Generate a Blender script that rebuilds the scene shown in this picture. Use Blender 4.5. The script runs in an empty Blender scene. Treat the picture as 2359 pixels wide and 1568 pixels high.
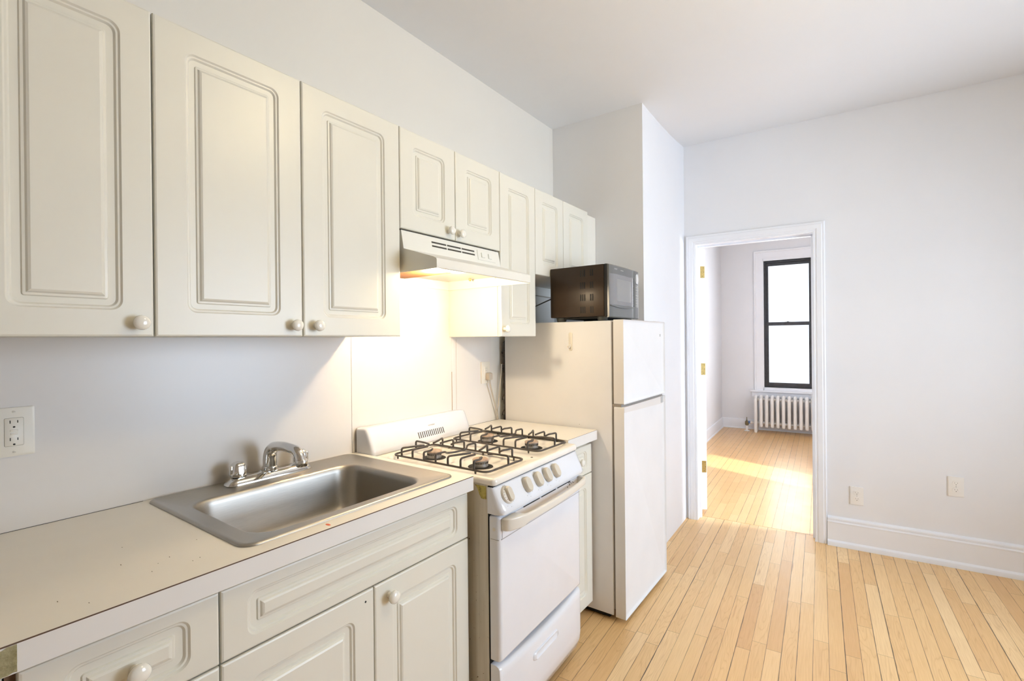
import bpy, bmesh, math, random
from mathutils import Vector, Matrix
random.seed(7)
S = bpy.context.scene
COL = S.collection
PI = math.pi
R = math.radians
PHI = 0.05387            # the far wall is about three degrees out of square with the kitchen wall
XW = -1.635              # kitchen wall
FO = Vector((0.0, 3.794, 0.0))
UU = Vector((math.cos(PHI), math.sin(PHI), 0)); VV = Vector((-math.sin(PHI), math.cos(PHI), 0))
FARM = Matrix.Translation(FO) @ Matrix.Rotation(PHI, 4, 'Z')   # far frame: u along the wall, v away from the kitchen
CZ = 2.741

# ------------------------------------------------------------------ materials
def srgb(r, g, b):
    f = lambda c: (c/12.92 if c <= .04045 else ((c+.055)/1.055)**2.4)
    return (f(r/255), f(g/255), f(b/255), 1)

class NT:
    def __init__(s, name):
        m = bpy.data.materials.new(name); m.use_nodes = True
        s.m = m; s.t = m.node_tree; s.n = s.t.nodes; s.l = s.t.links
        s.b = s.n['Principled BSDF']; s.out = s.n['Material Output']
    def new(s, typ, **kw):
        n = s.n.new(typ)
        for k, v in kw.items(): setattr(n, k, v)
        return n
    def put(s, sock, v):
        if isinstance(v, bpy.types.NodeSocket): s.l.new(v, sock)
        else: sock.default_value = v
    def math(s, op, a, b=None, c=None):
        n = s.new('ShaderNodeMath', operation=op); s.put(n.inputs[0], a)
        if b is not None: s.put(n.inputs[1], b)
        if c is not None: s.put(n.inputs[2], c)
        return n.outputs[0]
    def ramp(s, fac, stops):
        n = s.new('ShaderNodeValToRGB'); s.put(n.inputs[0], fac); e = n.color_ramp.elements
        while len(e) < len(stops): e.new(.5)
        for i, (p, c) in enumerate(stops):
            e[i].position = p; e[i].color = c if len(c) == 4 else (*c, 1)
        return n.outputs[0]
    def mix(s, fac, a, b, blend='MIX'):
        n = s.new('ShaderNodeMix', data_type='RGBA', blend_type=blend)
        s.put(n.inputs[0], fac); s.put(n.inputs[6], a); s.put(n.inputs[7], b); return n.outputs[2]
    def noise(s, vec, scale, detail=3, rough=.5, dist=0):
        n = s.new('ShaderNodeTexNoise'); s.put(n.inputs['Vector'], vec)
        n.inputs['Scale'].default_value = scale; n.inputs['Detail'].default_value = detail
        n.inputs['Roughness'].default_value = rough; n.inputs['Distortion'].default_value = dist
        return n.outputs[0]
    def obj(s, scale=(1, 1, 1), rot=(0, 0, 0)):
        t = s.new('ShaderNodeTexCoord'); m = s.new('ShaderNodeMapping')
        m.inputs['Scale'].default_value = scale; m.inputs['Rotation'].default_value = rot
        s.l.new(t.outputs['Object'], m.inputs[0]); return m.outputs[0]
    def bump(s, h, strength=.1, dist=.01):
        n = s.new('ShaderNodeBump'); n.inputs['Strength'].default_value = strength
        n.inputs['Distance'].default_value = dist; s.put(n.inputs['Height'], h)
        s.l.new(n.outputs[0], s.b.inputs['Normal'])

def mat(name, col, rough=.5, metal=0, coat=0, var=.02, vs=6, bump=0, bs=200, emis=None, es=0, spec=None, coat_r=.1):
    t = NT(name); b = t.b
    v = t.obj(); nz = t.noise(v, vs, 4)
    lo = tuple(max(0, c*(1-var)) for c in col[:3])+(1,); hi = tuple(min(1, c*(1+var)) for c in col[:3])+(1,)
    t.put(b.inputs['Base Color'], t.ramp(nz, [(.3, lo), (.7, hi)]))
    b.inputs['Roughness'].default_value = rough; b.inputs['Metallic'].default_value = metal
    b.inputs['Coat Weight'].default_value = coat; b.inputs['Coat Roughness'].default_value = coat_r
    if spec is not None: b.inputs['Specular IOR Level'].default_value = spec
    if bump: t.bump(t.noise(v, bs, 2), bump, .002)
    if emis: b.inputs['Emission Color'].default_value = emis; b.inputs['Emission Strength'].default_value = es
    return t.m

M = {}
M['wall'] = mat('wall_paint', (.775, .785, .81, 1), .55, var=.012, vs=3, bump=.06, bs=60)
M['wall_warm_lit'] = mat('wall_paint_warm_lit', (.715, .695, .645, 1), .55, var=.012, vs=3, bump=.06, bs=60)  # wall paint with this side's warmer, dimmer light put into the colour
M['ceil'] = mat('ceiling_paint', (.80, .80, .80, 1), .6, var=.012, vs=2, bump=.06, bs=50)
M['trim'] = mat('trim_gloss_paint', (.82, .84, .88, 1), .28, var=.01, bump=.05, bs=40)
M['cab'] = mat('cabinet_thermofoil', (.715, .695, .61, 1), .36, var=.012, coat=.10, coat_r=.28)
M['carc'] = mat('cabinet_carcass', (.74, .715, .64, 1), .45)
M['brown'] = mat('dark_brown', (.16, .09, .05, 1), .8, var=.2, vs=80)
M['lam'] = mat('counter_laminate', (.83, .79, .71, 1), .38, var=.012, vs=10)
M['splash'] = mat('backsplash_laminate', (.70, .665, .625, 1), .30, var=.008)
M['lamedge'] = mat('laminate_edge', (.74, .72, .69, 1), .35)
M['kline'] = mat('laminate_core_line', (.10, .055, .03, 1), .7)
M['tan'] = mat('tan_joint', (.42, .27, .15, 1), .6)
M['knob'] = mat('knob_porcelain', (.84, .81, .73, 1), .14, coat=.4)
M['enamel'] = mat('white_enamel', (.74, .755, .795, 1), .12, coat=.6, coat_r=.05)
M['cooktop'] = mat('cream_enamel', (.84, .80, .73, 1), .22, coat=.4, var=.03, vs=18)
M['fridge'] = mat('refrigerator_white', (.745, .74, .74, 1), .50, bump=.05, bs=700)
M['gasket'] = mat('gasket_grey', (.30, .27, .24, 1), .6)
M['dark'] = mat('black_void', (.012, .011, .010, 1), .7)
M['slot'] = mat('slot_dark', (.05, .042, .03, 1), .7)
M['grate'] = mat('grate_enamel', (.055, .046, .040, 1), .40, var=.3, vs=60)
M['alu'] = mat('burner_aluminium', (.30, .285, .27, 1), .5, metal=.6, var=.3, vs=60)
M['cap'] = mat('burner_cap', (.40, .30, .23, 1), .55, var=.25, vs=50)
M['knobs'] = mat('almond_plastic', (.60, .545, .445, 1), .3, coat=.3)
M['handle'] = mat('almond_handle', (.72, .68, .60, 1), .3, coat=.3)
M['chrome'] = mat('chrome', (.75, .74, .72, 1), .07, metal=1, var=.0)
M['black'] = mat('black_enamel', (.046, .030, .019, 1), .33, spec=.25, var=.15, vs=4)
M['mwdoor'] = mat('microwave_door_grey', (.135, .137, .135, 1), .28)
M['mwglass'] = mat('microwave_window', (.20, .195, .20, 1), .2, coat=.3)
M['mwscreen'] = mat('microwave_screen_mesh', (.255, .25, .245, 1), .3, var=.05, vs=300)
M['grey'] = mat('grey_plastic', (.45, .45, .44, 1), .4)
M['lgrey'] = mat('light_grey_print', (.62, .62, .62, 1), .5)
M['brass'] = mat('brass', (.60, .46, .18, 1), .3, metal=.85, var=.12, vs=90)
M['ivory'] = mat('ivory_plastic', (.74, .69, .59, 1), .35)
M['outlet'] = mat('outlet_plastic', (.82, .80, .765, 1), .3)
M['winblk'] = mat('black_window_paint', (.035, .036, .04, 1), .35, var=.3, vs=20)
M['rad'] = mat('radiator_paint', (.80, .78, .75, 1), .35, bump=.1, bs=80)
M['valve'] = mat('bronze_valve', (.20, .16, .09, 1), .45, metal=.6, var=.3, vs=80)
M['blue'] = mat('blue_tape', (.10, .20, .45, 1), .6)
M['cordg'] = mat('grey_cord', (.46, .41, .34, 1), .5)
M['cordb'] = mat('dark_cord', (.07, .07, .06, 1), .5)
M['coil'] = mat('condenser_black', (.03, .02, .015, 1), .5)
M['red'] = mat('red_stain', (.70, .13, .05, 1), .5)
M['crumb'] = mat('dark_crumb', (.12, .09, .06, 1), .7)
M['lens'] = mat('hood_lamp_lens', (.9, .85, .7, 1), .4, emis=(1, .80, .50, 1), es=22)
M['hood'] = mat('hood_enamel', (.76, .74, .67, 1), .28, coat=.2)
M['grout'] = mat('threshold_gap', (.10, .06, .03, 1), .8)
M['ink'] = mat('grey_ink', (.28, .25, .23, 1), .6)
M['toe'] = mat('toe_kick', (.35, .33, .30, 1), .7)

def m_masking():
    t = NT('masking_tape'); v = t.obj()
    c = t.ramp(t.noise(v, 60, 5, .7), [(.35, srgb(182, 170, 124)), (.6, srgb(208, 200, 160))])
    t.put(t.b.inputs['Base Color'], c); t.b.inputs['Roughness'].default_value = .7
    t.bump(t.noise(v, 90, 4), .5, .004); return t.m
M['tape'] = m_masking()

def m_yellow():
    t = NT('old_yellow_tape'); v = t.obj()
    c = t.ramp(t.noise(v, 45, 5, .7), [(.36, srgb(60, 45, 15)), (.46, srgb(176, 160, 74)), (.7, srgb(200, 186, 100))])
    t.put(t.b.inputs['Base Color'], c); t.b.inputs['Roughness'].default_value = .5; return t.m
M['yellow'] = m_yellow()

def m_grime():
    t = NT('grimy_stove_side'); v = t.obj((60, 60, 2.2)); w = t.obj()
    a = t.noise(v, 1, 5, .6)
    base = t.ramp(a, [(.3, (.50, .45, .35, 1)), (.55, (.60, .55, .45, 1)), (.75, (.64, .60, .50, 1))])
    sp = t.ramp(t.noise(w, 110, 2, .6), [(.70, (0, 0, 0, 1)), (.75, (1, 1, 1, 1))])
    c = t.mix(sp, base, srgb(96, 66, 34))
    t.put(t.b.inputs['Base Color'], c); t.b.inputs['Roughness'].default_value = .4; return t.m
M['grime'] = m_grime()

def m_steel():
    t = NT('brushed_steel'); v = t.obj((900, 30, 900)); a = t.noise(v, 1, 3)
    t.put(t.b.inputs['Base Color'], t.ramp(a, [(.3, (.40, .38, .345, 1)), (.7, (.46, .44, .40, 1))]))
    t.b.inputs['Metallic'].default_value = 1
    t.put(t.b.inputs['Roughness'], t.ramp(a, [(.3, (.37,)*3+(1,)), (.7, (.42,)*3+(1,))]))
    return t.m
M['steel'] = m_steel()

def m_filter():
    t = NT('hood_filter_mesh'); v = t.obj((1, 1, 1), (0, 0, R(45)))
    ch = t.new('ShaderNodeTexChecker'); t.put(ch.inputs[0], v); ch.inputs['Scale'].default_value = 330
    a = t.noise(t.obj(), 25, 4)
    c = t.mix(ch.outputs[1], srgb(175, 120, 66), srgb(112, 66, 30))  # orange lamplight put into the aluminium mesh colour
    c = t.mix(t.ramp(a, [(.4, (0, 0, 0, 1)), (.7, (.6, .6, .6, 1))]), c, srgb(140, 78, 32))
    t.put(t.b.inputs['Base Color'], c); t.b.inputs['Roughness'].default_value = .5
    t.b.inputs['Metallic'].default_value = .3; return t.m
M['filter'] = m_filter()

def m_glass():
    t = NT('window_glass'); t.n.remove(t.b)
    tr = t.new('ShaderNodeBsdfTransparent'); gl = t.new('ShaderNodeBsdfGlossy'); gl.inputs['Roughness'].default_value = .02
    fr = t.new('ShaderNodeFresnel'); fr.inputs[0].default_value = 1.45
    f = t.math('MULTIPLY', fr.outputs[0], .8)
    mx = t.new('ShaderNodeMixShader'); t.put(mx.inputs[0], f)
    t.l.new(tr.outputs[0], mx.inputs[1]); t.l.new(gl.outputs[0], mx.inputs[2]); t.l.new(mx.outputs[0], t.out.inputs[0])
    return t.m
M['glass'] = m_glass()

def m_floor(name, warm, uoff, seed):
    """oak strip floor: boards 57.5 mm wide laid across the far wall, every board its own tone, grain and length"""
    t = NT(name)
    v = t.obj((1, 1, 1), (0, 0, -PHI))
    sep = t.new('ShaderNodeSeparateXYZ'); t.put(sep.inputs[0], v)
    u = t.math('ADD', sep.outputs[0], uoff); y = sep.outputs[1]
    W = .0576
    ru = t.math('DIVIDE', u, W); row = t.math('FLOOR', ru); fu = t.math('FRACT', ru)
    def wn(a, b, c=0.0):
        cb = t.new('ShaderNodeCombineXYZ'); t.put(cb.inputs[0], a); t.put(cb.inputs[1], b); t.put(cb.inputs[2], c)
        w = t.new('ShaderNodeTexWhiteNoise', noise_dimensions='3D'); t.l.new(cb.outputs[0], w.inputs[0]); return w.outputs['Value']
    r1 = wn(row, float(seed)); r2 = wn(row, float(seed)+7.3)
    L = t.math('ADD', t.math('MULTIPLY', r2, .55), .50)
    ly = t.math('DIVIDE', t.math('ADD', t.math('ADD', y, 20.0), t.math('MULTIPLY', r1, 5.0)), L)
    idx = t.math('FLOOR', ly); fy = t.math('FRACT', ly)
    pr = wn(row, idx, 1.7+seed); pr2 = wn(row, idx, 5.1+seed); pr3 = wn(row, idx, 9.4+seed)
    # grain
    cb = t.new('ShaderNodeCombineXYZ')
    t.put(cb.inputs[0], t.math('ADD', t.math('MULTIPLY', u, 26.0), t.math('MULTIPLY', pr, 90.0)))
    t.put(cb.inputs[1], t.math('ADD', t.math('MULTIPLY', y, 2.4), t.math('MULTIPLY', pr2, 60.0)))
    t.put(cb.inputs[2], t.math('MULTIPLY', pr3, 30.0))
    gv = cb.outputs[0]
    n0 = t.new('ShaderNodeTexNoise'); t.put(n0.inputs[0], gv); n0.inputs['Scale'].default_value = .55; n0.inputs['Detail'].default_value = 2
    rings = t.math('FRACT', t.math('MULTIPLY', n0.outputs[0], 16.0))
    rings = t.math('ABSOLUTE', t.math('SUBTRACT', t.math('MULTIPLY', rings, 2.0), 1.0))
    fine = t.new('ShaderNodeTexNoise'); 
    cb2 = t.new('ShaderNodeCombineXYZ'); t.put(cb2.inputs[0], t.math('MULTIPLY', u, 420.0)); t.put(cb2.inputs[1], t.math('MULTIPLY', y, 9.0)); t.put(cb2.inputs[2], t.math('MULTIPLY', pr, 50.0))
    t.put(fine.inputs[0], cb2.outputs[0]); fine.inputs['Scale'].default_value = 1; fine.inputs['Detail'].default_value = 3
    base = t.ramp(pr, [(0, srgb(214, 170, 116)), (.08, srgb(222, 181, 125)), (.45, srgb(228, 189, 132)), (.8, srgb(233, 197, 142)), (1, srgb(238, 206, 155))])
    base = t.mix(t.math('MULTIPLY', t.math('POWER', rings, 6.0), t.math('MULTIPLY', t.math('GREATER_THAN', pr3, .40), (.10 if warm else .26))), base, srgb(168, 112, 60))
    base = t.mix(t.ramp(fine.outputs[0], [(.35, (.20,)*3+(1,)), (.6, (0, 0, 0, 1))]), base, srgb(176, 122, 68))
    big = t.noise(v, 1.6, 3)
    base = t.mix(t.ramp(big, [(.4, (0, 0, 0, 1)), (.75, (.22, .22, .22, 1))]), base, srgb(203, 160, 112))
    if warm: base = t.mix(.45, base, srgb(212, 158, 92))
    # dark blotches / knots
    kn = t.ramp(t.noise(gv, .8, 3, .6), [(.69, (0, 0, 0, 1)), (.76, (.55, .55, .55, 1))])
    base = t.mix(kn if not warm else t.math('MULTIPLY', kn, .25), base, srgb(172, 112, 76))
    # joints: widths vary from board to board
    jw = t.math('ADD', t.math('MULTIPLY', t.math('POWER', wn(row, 3.3+seed), 2.0), .034), .020)
    dj = t.math('MINIMUM', fu, t.math('SUBTRACT', 1.0, fu))
    jn = t.noise(t.obj((3, 3, 3)), 3, 3)
    side = t.math('LESS_THAN', fu, t.math('MULTIPLY', jw, t.math('ADD', .3, t.math('MULTIPLY', jn, 1.9))))
    ed = t.math('LESS_THAN', fy, t.math('DIVIDE', .0016, L))
    jd = t.math('MULTIPLY', side, t.math('ADD', .62, t.math('MULTIPLY', wn(row, 8.8+seed), .38)))
    j = t.math('MAXIMUM', jd, t.math('MULTIPLY', ed, .75 if not warm else .25))
    base = t.mix(j, base, srgb(52, 34, 22))
    t.put(t.b.inputs['Base Color'], base)
    t.put(t.b.inputs['Roughness'], t.math('ADD', t.math('MULTIPLY', t.noise(t.obj(), 9, 4), .16), .30  if not warm else .24))
    t.b.inputs['Coat Weight'].default_value = .15; t.b.inputs['Coat Roughness'].default_value = .22
    if not warm: t.bump(t.math('SUBTRACT', t.math('MULTIPLY', t.noise(v, 30, 2), .25), j), .25, .002)
    return t.m
M['floor'] = m_floor('oak_strip_floor', False, 0.0355, 2)
M['floor2'] = m_floor('oak_strip_floor_back_room', True, 0.012, 11)

# ------------------------------------------------------------------ mesh helpers
def NB(): return bmesh.new()
FR = {}          # frame of each root: meshes are drawn in world space and brought into their thing's own frame
def frame_of(p):
    while p is not None:
        if p.name in FR: return FR[p.name]
        p = p.parent
    return Matrix.Identity(4)
def shade(bm, ang=38):
    bm.normal_update(); a = R(ang)
    for f in bm.faces: f.smooth = True
    for e in bm.edges:
        if len(e.link_faces) == 2:
            if e.calc_face_angle(0) > a: e.smooth = False
        else: e.smooth = False
def obj(name, bm, m, parent=None, kind=None, label=None, local=False, ang=38, flip=True):
    if flip: bmesh.ops.recalc_face_normals(bm, faces=bm.faces[:])
    shade(bm, ang)
    if not local: bm.transform(frame_of(parent).inverted())
    me = bpy.data.meshes.new(name); bm.to_mesh(me); bm.free()
    for mm in (m if isinstance(m, (list, tuple)) else [m]): me.materials.append(mm)
    o = bpy.data.objects.new(name, me); COL.objects.link(o)
    if parent is not None: o.parent = parent
    if kind: o['kind'] = kind
    if label: o['label'] = label
    return o
def thing(name, label, cat, loc=(0, 0, 0), rotz=0, group=None):
    o = bpy.data.objects.new(name, None); COL.objects.link(o); o.empty_display_size = .05
    o.location = loc; o.rotation_euler = (0, 0, rotz)
    FR[o.name] = Matrix.Translation(Vector(loc)) @ Matrix.Rotation(rotz, 4, 'Z')
    o['label'] = label; o['category'] = cat
    if group: o['group'] = group
    return o
def solo(name, bm, m, label, cat, group=None, ang=38):
    o = obj(name, bm, m, None, ang=ang); o['label'] = label; o['category'] = cat
    if group: o['group'] = group
    return o
def box(bm, x0, x1, y0, y1, z0, z1, bev=0, seg=2, mi=0, edges=None):
    vs = [bm.verts.new((x, y, z)) for x in (x0, x1) for y in (y0, y1) for z in (z0, z1)]
    fs = []
    for q in ((0, 1, 3, 2), (4, 6, 7, 5), (0, 4, 5, 1), (2, 3, 7, 6), (0, 2, 6, 4), (1, 5, 7, 3)):
        f = bm.faces.new([vs[i] for i in q]); f.material_index = mi; fs.append(f)
    if bev > 0:
        es = list({e for f in fs for e in f.edges})
        if edges: es = [e for e in es if edges(e)]
        bmesh.ops.bevel(bm, geom=es, offset=bev, segments=seg, profile=.5, affect='EDGES')
    return vs
def bx(*a, **k):
    bm = NB(); box(bm, *a, **k); return bm
def loft(bm, loops, cap0=True, cap1=True, closed=True, mi=0):
    vl = [[bm.verts.new(p) for p in l] for l in loops]
    n = len(vl[0])
    for a, b in zip(vl[:-1], vl[1:]):
        for i in range(n if closed else n-1):
            j = (i+1) % n
            try:
                f = bm.faces.new((a[i], a[j], b[j], b[i])); f.material_index = mi
            except ValueError: pass
    if cap0 and closed: bm.faces.new(vl[0][::-1]).material_index = mi
    if cap1 and closed: bm.faces.new(vl[-1]).material_index = mi
    return vl
def prism(bm, pts, axis, a, b, mi=0):
    """pts: 2-D outline; axis 'y': (x,z) drawn from y=a to y=b; 'z': (x,y); 'x': (y,z)"""
    def P(p, t): return {'y': (p[0], t, p[1]), 'z': (p[0], p[1], t), 'x': (t, p[0], p[1])}[axis]
    return loft(bm, [[P(p, a) for p in pts], [P(p, b) for p in pts]], mi=mi)
def fillet(pts, r, n=5, closed=False):
    pts = [Vector(p) for p in pts]; out = []; N = len(pts)
    for i, p in enumerate(pts):
        if not closed and i in (0, N-1): out.append(p); continue
        a = pts[(i-1) % N]-p; b = pts[(i+1) % N]-p
        ra = min(r, a.length*.49, b.length*.49); ang = a.angle(b, PI)
        if ang > PI-.02: out.append(p); continue
        A = p+a.normalized()*ra; B = p+b.normalized()*ra
        for k in range(n+1):
            t = k/n; out.append(A*(1-t)**2+p*2*t*(1-t)+B*t*t)
    return out
def tube(bm, pts, r, seg=8, closed=False, cap=True, mi=0):
    pts = [Vector(p) for p in pts]; N = len(pts); rs = r if isinstance(r, (list, tuple)) else [r]*N
    tang = []
    for i in range(N):
        if closed: d = pts[(i+1) % N]-pts[i-1]
        else: d = pts[min(i+1, N-1)]-pts[max(i-1, 0)]
        tang.append(d.normalized())
    up = Vector((0, 0, 1)) if abs(tang[0].z) < .9 else Vector((1, 0, 0))
    nrm = (up-tang[0]*up.dot(tang[0])).normalized(); loops = []
    for i in range(N):
        nrm = (nrm-tang[i]*nrm.dot(tang[i])).normalized(); bn = tang[i].cross(nrm)
        loops.append([tuple(pts[i]+(nrm*math.cos(2*PI*k/seg)+bn*math.sin(2*PI*k/seg))*rs[i]) for k in range(seg)])
    if closed: loops.append(loops[0]); loft(bm, loops, False, False, mi=mi); bmesh.ops.remove_doubles(bm, verts=bm.verts[:], dist=1e-6)
    else: loft(bm, loops, cap, cap, mi=mi)
def lathe(bm, prof, c, axis=(0, 0, 1), seg=24, mi=0, sx=1, sy=1):
    """prof [(r,h)] along axis from point c"""
    ax = Vector(axis).normalized(); c = Vector(c)
    e1 = Vector((0, 0, 1)) if abs(ax.z) < .9 else Vector((0, 1, 0))
    e1 = (e1-ax*e1.dot(ax)).normalized(); e2 = ax.cross(e1)
    loops = [[tuple(c+ax*h+(e1*math.cos(2*PI*k/seg)*sx+e2*math.sin(2*PI*k/seg)*sy)*max(r, 1e-4)) for k in range(seg)] for r, h in prof]
    loft(bm, loops, mi=mi)
def rrect(a0, a1, b0, b1, r, n=6):
    """rounded rectangle in a plane, 4(n+1) points"""
    r = max(min(r, (a1-a0)/2-1e-4, (b1-b0)/2-1e-4), 1e-4); out = []
    for cx, cy, s in ((a1-r, b1-r, 0), (a0+r, b1-r, 1), (a0+r, b0+r, 2), (a1-r, b0+r, 3)):
        for k in range(n+1):
            t = (s+k/n)*PI/2; out.append((cx+r*math.cos(t), cy+r*math.sin(t)))
    return out
def text(name, s, size, loc, rot, m, parent, sx=1):
    c = bpy.data.curves.new(name, 'FONT'); c.body = s; c.size = size; c.extrude = .0002
    c.align_x = 'CENTER'; c.align_y = 'CENTER'; c.materials.append(m)
    tmp = bpy.data.objects.new(name, c); COL.objects.link(tmp)
    me = bpy.data.meshes.new_from_object(tmp.evaluated_get(bpy.context.evaluated_depsgraph_get()))
    bpy.data.objects.remove(tmp); bpy.data.curves.remove(c)
    o = bpy.data.objects.new(name, me); COL.objects.link(o); o.parent = parent
    F = frame_of(parent).inverted() @ (Matrix.Translation(Vector(loc)) @ rot.to_4x4())
    o.location = F.to_translation(); o.rotation_euler = F.to_euler(); o.scale = (sx, 1, 1)
    return o

# raised-panel front: plane facing +x, rounded outer groove, square raised field
BAND = [(-.0003, 0, .022), (.003, -.0032, .020), (.0065, -.0034, .018), (.010, -.0070, .015), (.0225, -.0072, .006),
        (.0245, -.0050, .003), (.0290, -.0046, .001), (.0320, -.0018, 0), (.036, -.0002, 0)]
def front(bm, y0, y1, z0, z1, xf, th=.019, iy=.062, iz=.058, sc=1.0):
    L = []
    def lp(dy, dz, x, r): return [(x, a, b) for a, b in rrect(y0+dy, y1-dy, z0+dz, z1-dz, r, 8)]
    L.append(lp(0, 0, xf-th, .001)); L.append(lp(0, 0, xf-.0045, .001)); L.append(lp(.0012, .0012, xf-.0015, .001)); L.append(lp(.0045, .0045, xf, .001))
    for d, h, r in BAND:
        L.append(lp(iy+d*sc, iz+d*sc, xf+h*1.3, r if r else .0004))
    loft(bm, L)
def knob(bm, x, y, z, s=1.0):
    prof = [(.0085, 0), (.0085, .002), (.0055, .006), (.0060, .010), (.0105, .013), (.0155, .0165), (.0168, .0205), (.0160, .0245), (.0120, .0280), (.006, .0296), (.0001, .0300)]
    lathe(bm, [(r*s, h*s) for r, h in prof], (x, y, z), (1, 0, 0), 24)

# ------------------------------------------------------------------ the setting
def setting():
    # floors (slabs); the joint between them lies in the doorway
    bm = NB()
    def F(u, v, z): return tuple(FARM @ Vector((u, v, z)))
    a = [F(-3, .0940, 0), F(2.0, .0940, 0)]
    pts = [(-3, -2.2), (2.0, -2.2), a[1][:2], a[0][:2]]
    prism(bm, pts, 'z', -.1, 0); obj('floor', bm, M['floor'], kind='structure')
    bm = NB(); prism(bm, [F(-3, .0985, 0)[:2], F(2.0, .0985, 0)[:2], F(2.0, 4.4, 0)[:2], F(-3, 4.4, 0)[:2]], 'z', -.1, 0)
    obj('floor_back_room', bm, M['floor2'], kind='structure')
    bm = NB(); prism(bm, [F(-1, .0935, 0)[:2], F(0, .0935, 0)[:2], F(0, .099, 0)[:2], F(-1, .099, 0)[:2]], 'z', -.1, -.004)
    obj('trim_floor_joint', bm, M['grout'], kind='structure')
    # kitchen ceiling: sags toward the kitchen, lifts toward the far wall
    bm = NB(); rows = [(-2.2, CZ), (2.6, CZ), (2.9, 2.7425), (3.15, 2.749), (3.35, 2.759), (3.55, 2.776), (3.75, 2.796), (4.3, 2.80)]
    lo = [[(x, y, z) for y, z in rows]+[(x, y, 3.0) for y, z in rows[::-1]] for x in (-1.9, 2.15)]
    loft(bm, lo); obj('ceiling', bm, M['ceil'], kind='structure', ang=60)
    bm = NB(); prism(bm, [F(-2, .1, 0)[:2], F(2.05, .1, 0)[:2], F(2.05, 4.5, 0)[:2], F(-2, 4.5, 0)[:2]], 'z', 2.86, 3.0)
    obj('ceiling_back_room', bm, M['ceil'], kind='structure')
    obj('wall_left', bx(XW-.15, XW, -2.2, 4.0, 0, 2.9), M['wall_warm_lit'], kind='structure')
    bm = NB(); prism(bm, [(XW-.02, 2.775), (-1.024, 2.775), (-1.062, 3.76), (XW-.02, 3.76)], 'z', 0, 2.9)
    obj('wall_chase', bm, M['wall'], kind='structure')
    # far wall with the doorway
    def far(bm, u0, u1, v0, v1, z0, z1): prism(bm, [F(u0, v0, 0)[:2], F(u1, v0, 0)[:2], F(u1, v1, 0)[:2], F(u0, v1, 0)[:2]], 'z', z0, z1)
    bm = NB(); far(bm, -1.8, -.985, 0, .12, 0, 2.95); far(bm, -.235, 2.06, 0, .12, 0, 2.95); far(bm, -.985, -.235, 0, .12, 2.052, 2.95)
    obj('wall_far', bm, M['wall'], kind='structure')
    # jamb lining and casing of the doorway
    bm = NB(); far(bm, -.986, -.980, -.012, .13, 0, 2.05); far(bm, -.241, -.235, -.012, .13, 0, 2.05); far(bm, -.986, -.235, -.012, .13, 2.046, 2.053)
    far(bm, -.980, -.968, .05, .085, 0, 2.04); far(bm, -.252, -.241, .05, .085, 0, 2.04); far(bm, -.980, -.241, .05, .085, 2.034, 2.046)
    obj('door_frame', bm, M['trim'], kind='structure').name = 'door_1'
    prof = [(0, 0), (0, .011), (.004, .014), (.008, .0125), (.016, .0135), (.020, .017), (.046, .019), (.050, .016), (.060, .017), (.064, .014), (.066, 0)]
    def casing(uL, uR, zT, prof, v0, sgn=-1, zb=0.0, name='trim_1', m='trim'):
        bm = NB(); L = []
        for q in range(4):
            l = []
            for w, d in prof:
                u, z = ((uL-w, zb), (uL-w, zT+w), (uR+w, zT+w), (uR+w, zb))[q]
                l.append(F(u, v0+sgn*d, z))
            L.append(l)
        loft(bm, L); return obj(name, bm, M[m], kind='structure', ang=25)
    casing(-.983, -.238, 2.050, prof, 0)
    # baseboard on the far wall
    bp = [(0, 0), (.034, 0), (.034, .014), (.030, .026), (.022, .034), (.019, .036), (.019, .146), (.022, .148), (.022, .153), (.015, .157), (.015, .164), (.018, .168), (.017, .176), (.009, .183), (0, .186)]
    bm = NB(); loft(bm, [[F(u, -d, z) for d, z in bp] for u in (-.172, 1.99)]); obj('baseboard_far', bm, M['trim'], kind='structure', ang=20)
    # right end: the kitchen's right wall with an unseen window, source of the daylight
    bm = NB(); y0, y1, z0, z1 = 1.55, 3.05, .55, 2.15
    box(bm, 2.0, 2.15, -2.2, y0, 0, 2.95); box(bm, 2.0, 2.15, y1, 4.2, 0, 2.95); box(bm, 2.0, 2.15, y0, y1, 0, z0); box(bm, 2.0, 2.15, y0, y1, z1, 2.95)
    obj('wall_right', bm, M['wall'], kind='structure')
    bm = NB(); w = .05
    for a, b in ((y0, y0+w), (y1-w, y1), ((y0+y1)/2-w/2, (y0+y1)/2+w/2)): box(bm, 2.06, 2.11, a, b, z0, z1)
    for a, b in ((z0, z0+w), (z1-w, z1), (1.34, 1.38)): box(bm, 2.06, 2.11, y0, y1, a, b)
    wf = obj('window_2', bm, M['trim'], kind='structure')
    obj('pane', bx(2.08, 2.084, y0, y1, z0, z1), M['glass'], wf)
    obj('wall_back', bx(-1.8, 2.15, -2.35, -2.2, 0, 2.95), M['wall'], kind='structure')
    # back room
    bm = NB(); far(bm, -1.60, -1.47, .12, 4.3, 0, 2.95); obj('wall_back_room_left', bm, M['wall'], kind='structure')
    wu0, wu1, wz0, wz1 = -.893, -.276, .625, 2.462
    bm = NB(); far(bm, -1.6, wu0, 4.16, 4.36, 0, 2.95); far(bm, wu1, 2.1, 4.16, 4.36, 0, 2.95); far(bm, wu0, wu1, 4.16, 4.36, 0, wz0); far(bm, wu0, wu1, 4.16, 4.36, wz1, 2.95)
    obj('wall_back_room_window', bm, M['wall'], kind='structure')
    sv0, sv1, sz0, sz1 = .22, .95, .75, 2.35
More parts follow.
